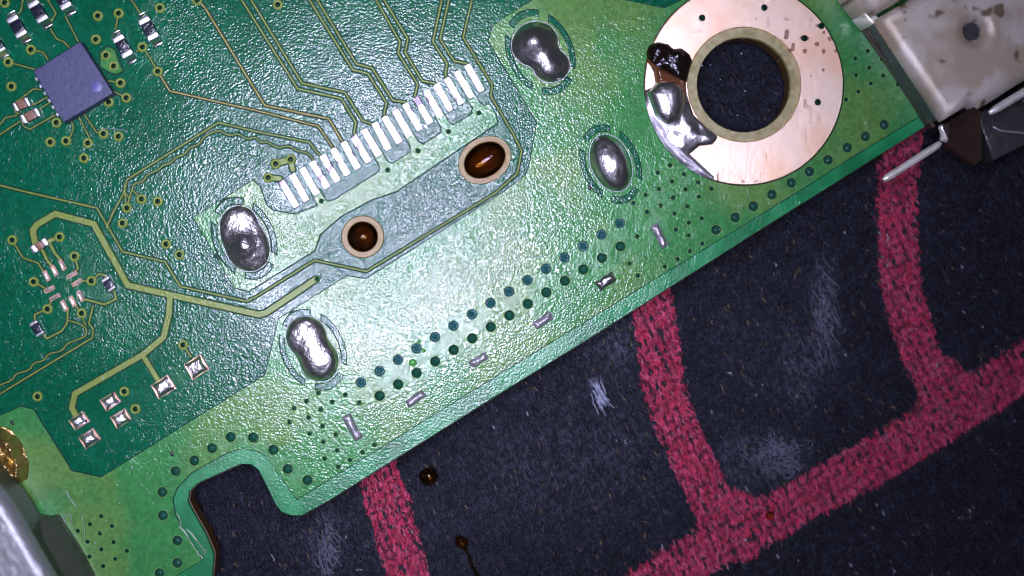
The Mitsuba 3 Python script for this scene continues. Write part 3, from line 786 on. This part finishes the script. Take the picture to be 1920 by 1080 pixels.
def passive(e1, e2, w, kind, label, fil=(0.17, 0.17), term=0.17, group=None):
    e1, e2 = at(*e1), at(*e2)
    L = float(np.hypot(*(e2 - e1))); an = math.atan2(*(e2 - e1)[::-1]); c = (e1 + e2) / 2
    group = group or ('black resistors of the board' if kind == 'resistor_black' else 'brown capacitors of the board')
    t_ = thing('resistor' if kind == 'resistor_black' else 'capacitor', label, 'resistor' if kind == 'resistor_black' else 'capacitor', group)
    w = w * 1e-3
    x0, x1 = -L / 2 + fil[0] * L, L / 2 - fil[1] * L
    h = w * 0.75
    tw = term * L
    add(t_ + '__body', place(slab(box(x0 + tw, -w * 0.47, x1 - tw, w * 0.47), rprof(0.003, h * 0.98, 0.002, 2)), c[0], c[1], an), kind, 30)
    for s0, s1 in ((x0, x0 + tw), (x1 - tw, x1)):
        add(t_ + '__terminal', place(slab(box(s0, -w / 2, s1, w / 2), rprof(0.002, h + 0.001, 0.0028, 3)), c[0], c[1], an), 'tin', 40)
    for sg, x_, fl in ((-1, x0, fil[0]), (1, x1, fil[1])):
        if fl <= 0.02:
            continue
        fx = fl * L
        pr = []
        for s in np.linspace(0, 1, 5):
            wy = w * (0.5 - 0.06 * s)
            zt = 0.002 + h * 0.85 * (1 - s) ** 2 + 0.001
            pr.append((x_ + sg * fx * s, wy, zt))
        V_ = []
        for X, wy, zt in pr:
            V_ += [(X, -wy, 0.0), (X, -wy * 0.8, zt), (X, wy * 0.8, zt), (X, wy, 0.0)]
        F_ = []
        for i in range(4):
            for j in range(3):
                a, b = i * 4 + j, (i + 1) * 4 + j
                F_ += [[a, b, b + 1], [a, b + 1, a + 1]]
        F_ += [[16, 17, 18], [16, 18, 19]]
        F_ = np.array(F_)
        if sg > 0:
            F_ = F_[:, ::-1]
        add(t_ + '__fillet', place((np.array(V_), F_), c[0], c[1], an), 'solder', True)


passive((20, 24), (52, 80), 22, 'resistor_black', 'black resistor with silver ends above the left corner of the chip')
passive((58, -4), (92, 52), 22, 'resistor_black', 'black resistor cut by the top edge, second from the left')
passive((102, -30), (136, 28), 22, 'resistor_black', 'black resistor mostly outside the top edge above the chip')
passive((217, 60), (250, 118), 22, 'resistor_black', 'black resistor right of the chip, nearer to it of the two side by side')
passive((265, 26), (298, 86), 22, 'resistor_black', 'black resistor farthest right of the chip under a short trace')
passive((-14, 66), (10, 108), 22, 'resistor_black', 'resistor cut by the left edge with only its silver end in view')
passive((196, 518), (216, 548), 16, 'resistor_black', 'small black resistor right of the empty footprint', (0.12, 0.14), 0.17)
passive((63, 602), (82, 632), 16, 'resistor_black', 'small black resistor below left of the empty footprint', (0.06, 0.14), 0.17)
passive((28, 204), (61, 189), 17, 'ceramic_brown', 'brown capacitor left of the chip, upper of the two', (0.05, 0.1), 0.2)
passive((42, 227), (80, 208), 17, 'ceramic_brown', 'brown capacitor left of the chip, lower of the two', (0.05, 0.1), 0.2)
passive((62, 470), (92, 451), 15, 'ceramic_brown', 'tiny brown capacitor at the end of the wide trace above the footprint', (0.02, 0.02), 0.3)

# ------------------------------------------------------------------ the metal connector on the right
cr = thing('metal_connector', 'stained silver metal connector shell at the upper right, overhanging the board edge', 'connector')
ZT = 0.118
topq = Polygon(W([(1646, 34), (1712, -4), (1800, -60), (2100, -60), (2100, 36), (1926, 150), (1838, 206), (1822, 200), (1817, 199), (1772, 226)], ZT))
hole_c = at(1829, 56, ZT)
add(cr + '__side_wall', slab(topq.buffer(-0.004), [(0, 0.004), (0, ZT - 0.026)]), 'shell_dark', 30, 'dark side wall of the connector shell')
add(cr + '__shell', slab(topq.difference(Point(hole_c).buffer(0.0155, 12)), rprof(ZT - 0.034, ZT, 0.024, 5)), 'shell', 40, 'stained silver top plate with a round hole')
add(cr + '__hole_floor', place(lathe([(0.017, 0.0), (0.0002, 0.0)], 24), hole_c[0], hole_c[1], 0, ZT - 0.020), 'shell_dark', False)
up_ = Polygon(W([(1560, -120), (1606, -14), (1640, 29), (1706, -9), (1792, -64), (1792, -120)], ZT + 0.004))
add(cr + '__front_shell', slab(up_, rprof(0.012, ZT + 0.004, 0.024, 5)), 'shell', 40)
foot = Polygon(W([(1604, 28), (1616, 22), (1640, 40), (1700, 130), (1752, 226), (1745, 236), (1690, 150)], 0.03))
add(cr + '__skirt', slab(foot, rprof(0.001, 0.030, 0.006, 3)), 'shell_brown', 40, 'reddish brown foot of the connector shell')
lip = at(1634, 31, 0.09)
add(cr + '__tab', place(slab(box(-0.010, -0.006, 0.010, 0.006).buffer(0.003), rprof(0.02, 0.092, 0.005, 3)), lip[0], lip[1], -0.9), 'pin_cream', 40)
fl_t = W([(1772, 232), (1815, 204), (1832, 212), (1860, 296), (1850, 306), (1795, 268)], 0.08)
nfl = len(fl_t)
fz = np.array([0.100, 0.108, 0.100, 0.030, 0.020, 0.030])
fl_v = np.vstack([np.column_stack([fl_t, fz]), np.column_stack([fl_t, fz - 0.03])])
ff = [[0, 5, 1], [1, 5, 2], [2, 5, 4], [2, 4, 3]]
ff += [[b + nfl, a + nfl, c + nfl] for a, b, c in ff] + [x for i in range(nfl) for x in ([i, (i + 1) % nfl, (i + 1) % nfl + nfl], [i, (i + 1) % nfl + nfl, i + nfl])]
add(cr + '__flange', (fl_v, np.array(ff)), 'shell_brown', 30, 'brown bent flange hanging over the board edge')
ins = Polygon(W([(1830, 214), (1850, 204), (1930, 152), (2100, 40), (2100, 190), (1920, 274), (1862, 303)], 0.03))
add(cr + '__inner_shell', slab(ins, rprof(-0.02, 0.030, 0.006, 2)), 'shell_dark', 40, 'dark inner shell at the mouth of the connector')
rim_p = np.array([[*at(*p, 0.036), 0.036] for p in ((1862, 238), (1874, 244), (1890, 247), (1905, 248), (1925, 250), (1960, 246))])
add(cr + '__inner_lip', tube(rim_p, 0.0028, 8), 'tin', True)
sp = np.array([[*at(*p, 0.085), 0.085] for p in ((1855, 212), (1870, 203), (1900, 185), (1925, 170), (2000, 122))])
add(cr + '__spring', tube(sp, [0.0050, 0.0078, 0.008, 0.008, 0.008], 12), 'pin_cream', True, 'cream metal spring along the mouth')
hp = np.array([[*at(*p, z), z] for p, z in (((1764, 236), 0.05), ((1770, 246), 0.047), ((1772, 257), 0.043), ((1768, 264), 0.040))])
add(cr + '__hook', tube(hp, [0.006, 0.0085, 0.009, 0.008], 12), 'pin_cream', True)
lp = np.array([[*at(*p, 0.034), 0.034] for p in ((1763, 267), (1757, 273), (1740, 284), (1700, 310), (1664, 333), (1656, 338))])
add(cr + '__leg', tube(lp, [0.0045, 0.0068, 0.0072, 0.0072, 0.0072, 0.0045], 12), 'pin_cream', True, 'straight cream metal leg over the pink line')

# ------------------------------------------------------------------ the metal connector at the lower left
cl = thing('metal_connector', 'grey metal connector shell at the lower left corner', 'connector')
ZL = 0.140
tl = Polygon(W([(-300, 700), (-60, 850), (0, 925), (22, 955), (98, 1085), (240, 1320), (-300, 1320)], ZL))
add(cl + '__side_wall', slab(tl.buffer(-0.004), [(0, 0.02), (0, ZL - 0.022)]), 'shell_olive', 30)
add(cl + '__shell', slab(tl, rprof(ZL - 0.030, ZL, 0.024, 5)), 'shell_grey', 40)
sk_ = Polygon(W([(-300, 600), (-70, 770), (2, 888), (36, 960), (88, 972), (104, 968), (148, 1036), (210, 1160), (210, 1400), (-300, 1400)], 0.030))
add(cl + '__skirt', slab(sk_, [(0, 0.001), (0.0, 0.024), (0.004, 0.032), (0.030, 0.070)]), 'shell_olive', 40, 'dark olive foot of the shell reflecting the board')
lj = Polygon(W([(-60, 800), (0, 801), (20, 808), (40, 834), (52, 868), (50, 895), (36, 903), (20, 896), (5, 880), (-60, 880)])).buffer(0.003)
gj = add(board + '__lug_joint', slab(lj.buffer(0.0005), [(0, -0.001), (0, 0.003), (0.001, 0.004)]), 'gold_solder', 25, 'gold flux-coated solder joint cut by the left edge')
add(gj + '__solder', mound(lj, lambda X, Y, d: 0.004 + 0.022 * np.exp(-((d - 0.016) / 0.010) ** 2) * np.clip(d / 0.006, 0, 1) + 0.016 * n2(X, Y, 75, 5) * np.clip(d / 0.005, 0, 1) + 0.006 * n2(X, Y, 190, 5) * np.clip(d / 0.004, 0, 1), 0.002), 'gold_solder', True)
fx = thing('flux_residue', 'thin glossy flux residue lines on the board beside the lower left connector', 'flux residue')
ZR = lambda *p: [(x / 3.6, 780 + y / 3.6) for x, y in p]
for pts, r in ((ZR((485, 715), (492, 680), (465, 655), (425, 690), (455, 715), (448, 800), (440, 880), (465, 930), (510, 980), (560, 1040), (620, 1080), (680, 1110)), 0.0022), (ZR((440, 490), (470, 540), (500, 590), (525, 620)), 0.0022), (ZR((550, 655), (565, 710), (575, 780), (575, 860)), 0.0016), (ZR((540, 950), (580, 980), (610, 1000)), 0.0014)):
    P_ = np.array([[*at(*p), 0.0042] for p in chaikin(pts, 2)])
    P_[:, :2] += np.random.default_rng(3).normal(0, 0.0006, (len(P_), 2))
    add(fx + '__ridge', tube(P_, 0.7 * r * (0.75 + 0.5 * np.random.default_rng(4).random(len(P_))), 8), 'flux_line', True)

# ------------------------------------------------------------------ lint and chalk on the cloth
def tuft(base, label, category, x, y, n, rx, ry, an, spread, m, curl, rr, seed):
    r_ = np.random.default_rng(seed)
    ms = []
    c0 = at(x, y, ZF + 0.006)
    for _ in range(n):
        o = r_.normal(0, 1, 2) * [rx * 1e-3, ry * 1e-3]
        a = an + r_.normal(0, spread)
        L = r_.uniform(0.012, 0.034)
        k_ = r_.normal(0, curl)
        pts, p = [], np.array(c0 + o)
        z = ZF + r_.uniform(0.004, 0.012)
        for s in range(7):
            pts.append([p[0], p[1], z + 0.004 * math.sin(s / 6 * math.pi)])
            p = p + L / 6 * np.array([math.cos(a), math.sin(a)]); a += k_ / 6
        ms.append(tube(pts, rr * r_.uniform(0.6, 1.2), 4))
    t_ = thing(base, label, category, 'lint on the cloth' if category == 'lint' else None)
    k = add(t_ + '__fibre', join(*ms), m, True)
    labels[k] = {'label': 'tangled pale fibres', 'kind': 'stuff'}


tuft('lint_tuft', 'grey curly lint tuft in the corner between the pink lines', 'lint', 1462, 852, 90, 26, 18, 0.3, 0.9, 'fluff', 3.0, 0.0006, 11)
tuft('lint_tuft', 'faint streak of pale lint on the cloth right of the middle pink line', 'lint', 1548, 585, 60, 14, 50, -1.2, 0.35, 'fluff', 0.8, 0.0006, 12)
tuft('lint_tuft', 'pale lint streak on the cloth left of the lowest pink line', 'lint', 612, 1030, 50, 9, 30, -1.0, 0.3, 'fluff', 0.8, 0.0006, 13)
tuft('chalk_mark', 'whitish chalk mark on the cloth left of the middle pink line', 'mark', 1118, 730, 46, 6, 12, -1.05, 0.12, 'chalk', 0.2, 0.0008, 14)

fx2 = thing('flux_residue', 'thin glossy flux residue lines on the board along the notch', 'flux residue')
for pts, r in (([(338, 985), (350, 1003), (362, 1020), (372, 1036), (380, 1046)], 0.0030), ([(352, 990), (366, 1010), (378, 1024), (386, 1036)], 0.0022), ([(333, 960), (338, 978), (344, 992)], 0.0016), ([(715, 842), (722, 835), (731, 838), (738, 832), (750, 836)], 0.0018)):
    P_ = np.array([[*at(*p), 0.0030] for p in chaikin(pts, 2)])
    P_[:, :2] += np.random.default_rng(8).normal(0, 0.0008, (len(P_), 2))
    add(fx2 + '__ridge', tube(P_, 0.7 * r * (0.6 + 0.7 * np.random.default_rng(9).random(len(P_))), 8), 'flux_line', True)
mat('bead_green', base_color=(0.06, 0.25, 0.045), roughness=0.08, specular=0.6)
for x, y, r in ((774, 680, 7.5), (794, 657, 4.5), (786, 640, 4), (1159, 519, 5)):
    bd = thing('flux_bead', {774: 'largest bright green flux bead between the two via rows', 794: 'small oval green flux bead touching a via of the upper row', 786: 'smallest green flux bead above the via rows', 1159: 'yellow-green flux bead at the end of a solder stub'}[x], 'flux bead', 'flux beads on the board')
    c = at(x, y)
    add(bd + '__drop', mound(Point(c).buffer(r * 1e-3, 6), lambda X, Y, d: 0.0028 + 0.5 * np.sqrt(np.maximum(d * (2 * r * 1e-3 - d), 0)), 0.0012), 'bead_green', True)
mat('speck_dark', base_color=(0.015, 0.012, 0.02), roughness=0.3)
for x, y, r, lab in ((323, 850, 5, 'dark round blemish above the notch'), (1105, 352, 5, 'dark pit left of the smooth oval solder joint'), (24, 792, 5, 'dark blemish above the gold solder joint')):
    c = at(x, y)
    g = affinity.rotate(affinity.scale(Point(c).buffer(r * 1e-3, 5), 0.8, 1.25), 20)
    add(board + '__blemish', mound(g, lambda X, Y, d: 0.0024 + 0.0016 * np.clip(d / 0.003, 0, 1) + 0.001 * n2(X, Y, 300), 0.0014), 'speck_dark', True, lab)
# dust on the board
r_ = np.random.default_rng(21)
ms = []
top = pours[0].intersection(outline).union(dark)
while len(ms) < 420:
    px, py = r_.uniform(0, 1750), r_.uniform(0, 1080)
    c = at(px, py)
    if not top.contains(Point(c)):
        continue
    k = r_.uniform(0.0005, 0.0013)
    v = trimesh.creation.icosphere(0).vertices * [k * r_.uniform(0.6, 2.2), k, k * 0.7]
    ms.append(place((np.array(v), np.array(trimesh.creation.icosphere(0).faces)), c[0], c[1], r_.uniform(0, 6), 0.0030))
for i in range(5):
    px, py, a = r_.uniform(100, 1100), r_.uniform(50, 500), r_.uniform(0, 6)
    pts, k = [], r_.normal(0, 1.5)
    p = np.array(at(px, py))
    for j in range(9):
        pts.append([p[0], p[1], 0.0048]); p = p + 0.006 * np.array([math.cos(a), math.sin(a)]); a += k / 8
    ms.append(tube(pts, 0.0004, 4))
ds = thing('dust', 'fine pale dust specks and lint scattered over the circuit board', 'dust')
labels[ds]['kind'] = 'stuff'
add(ds + '__specks', join(*ms), 'chalk', False)
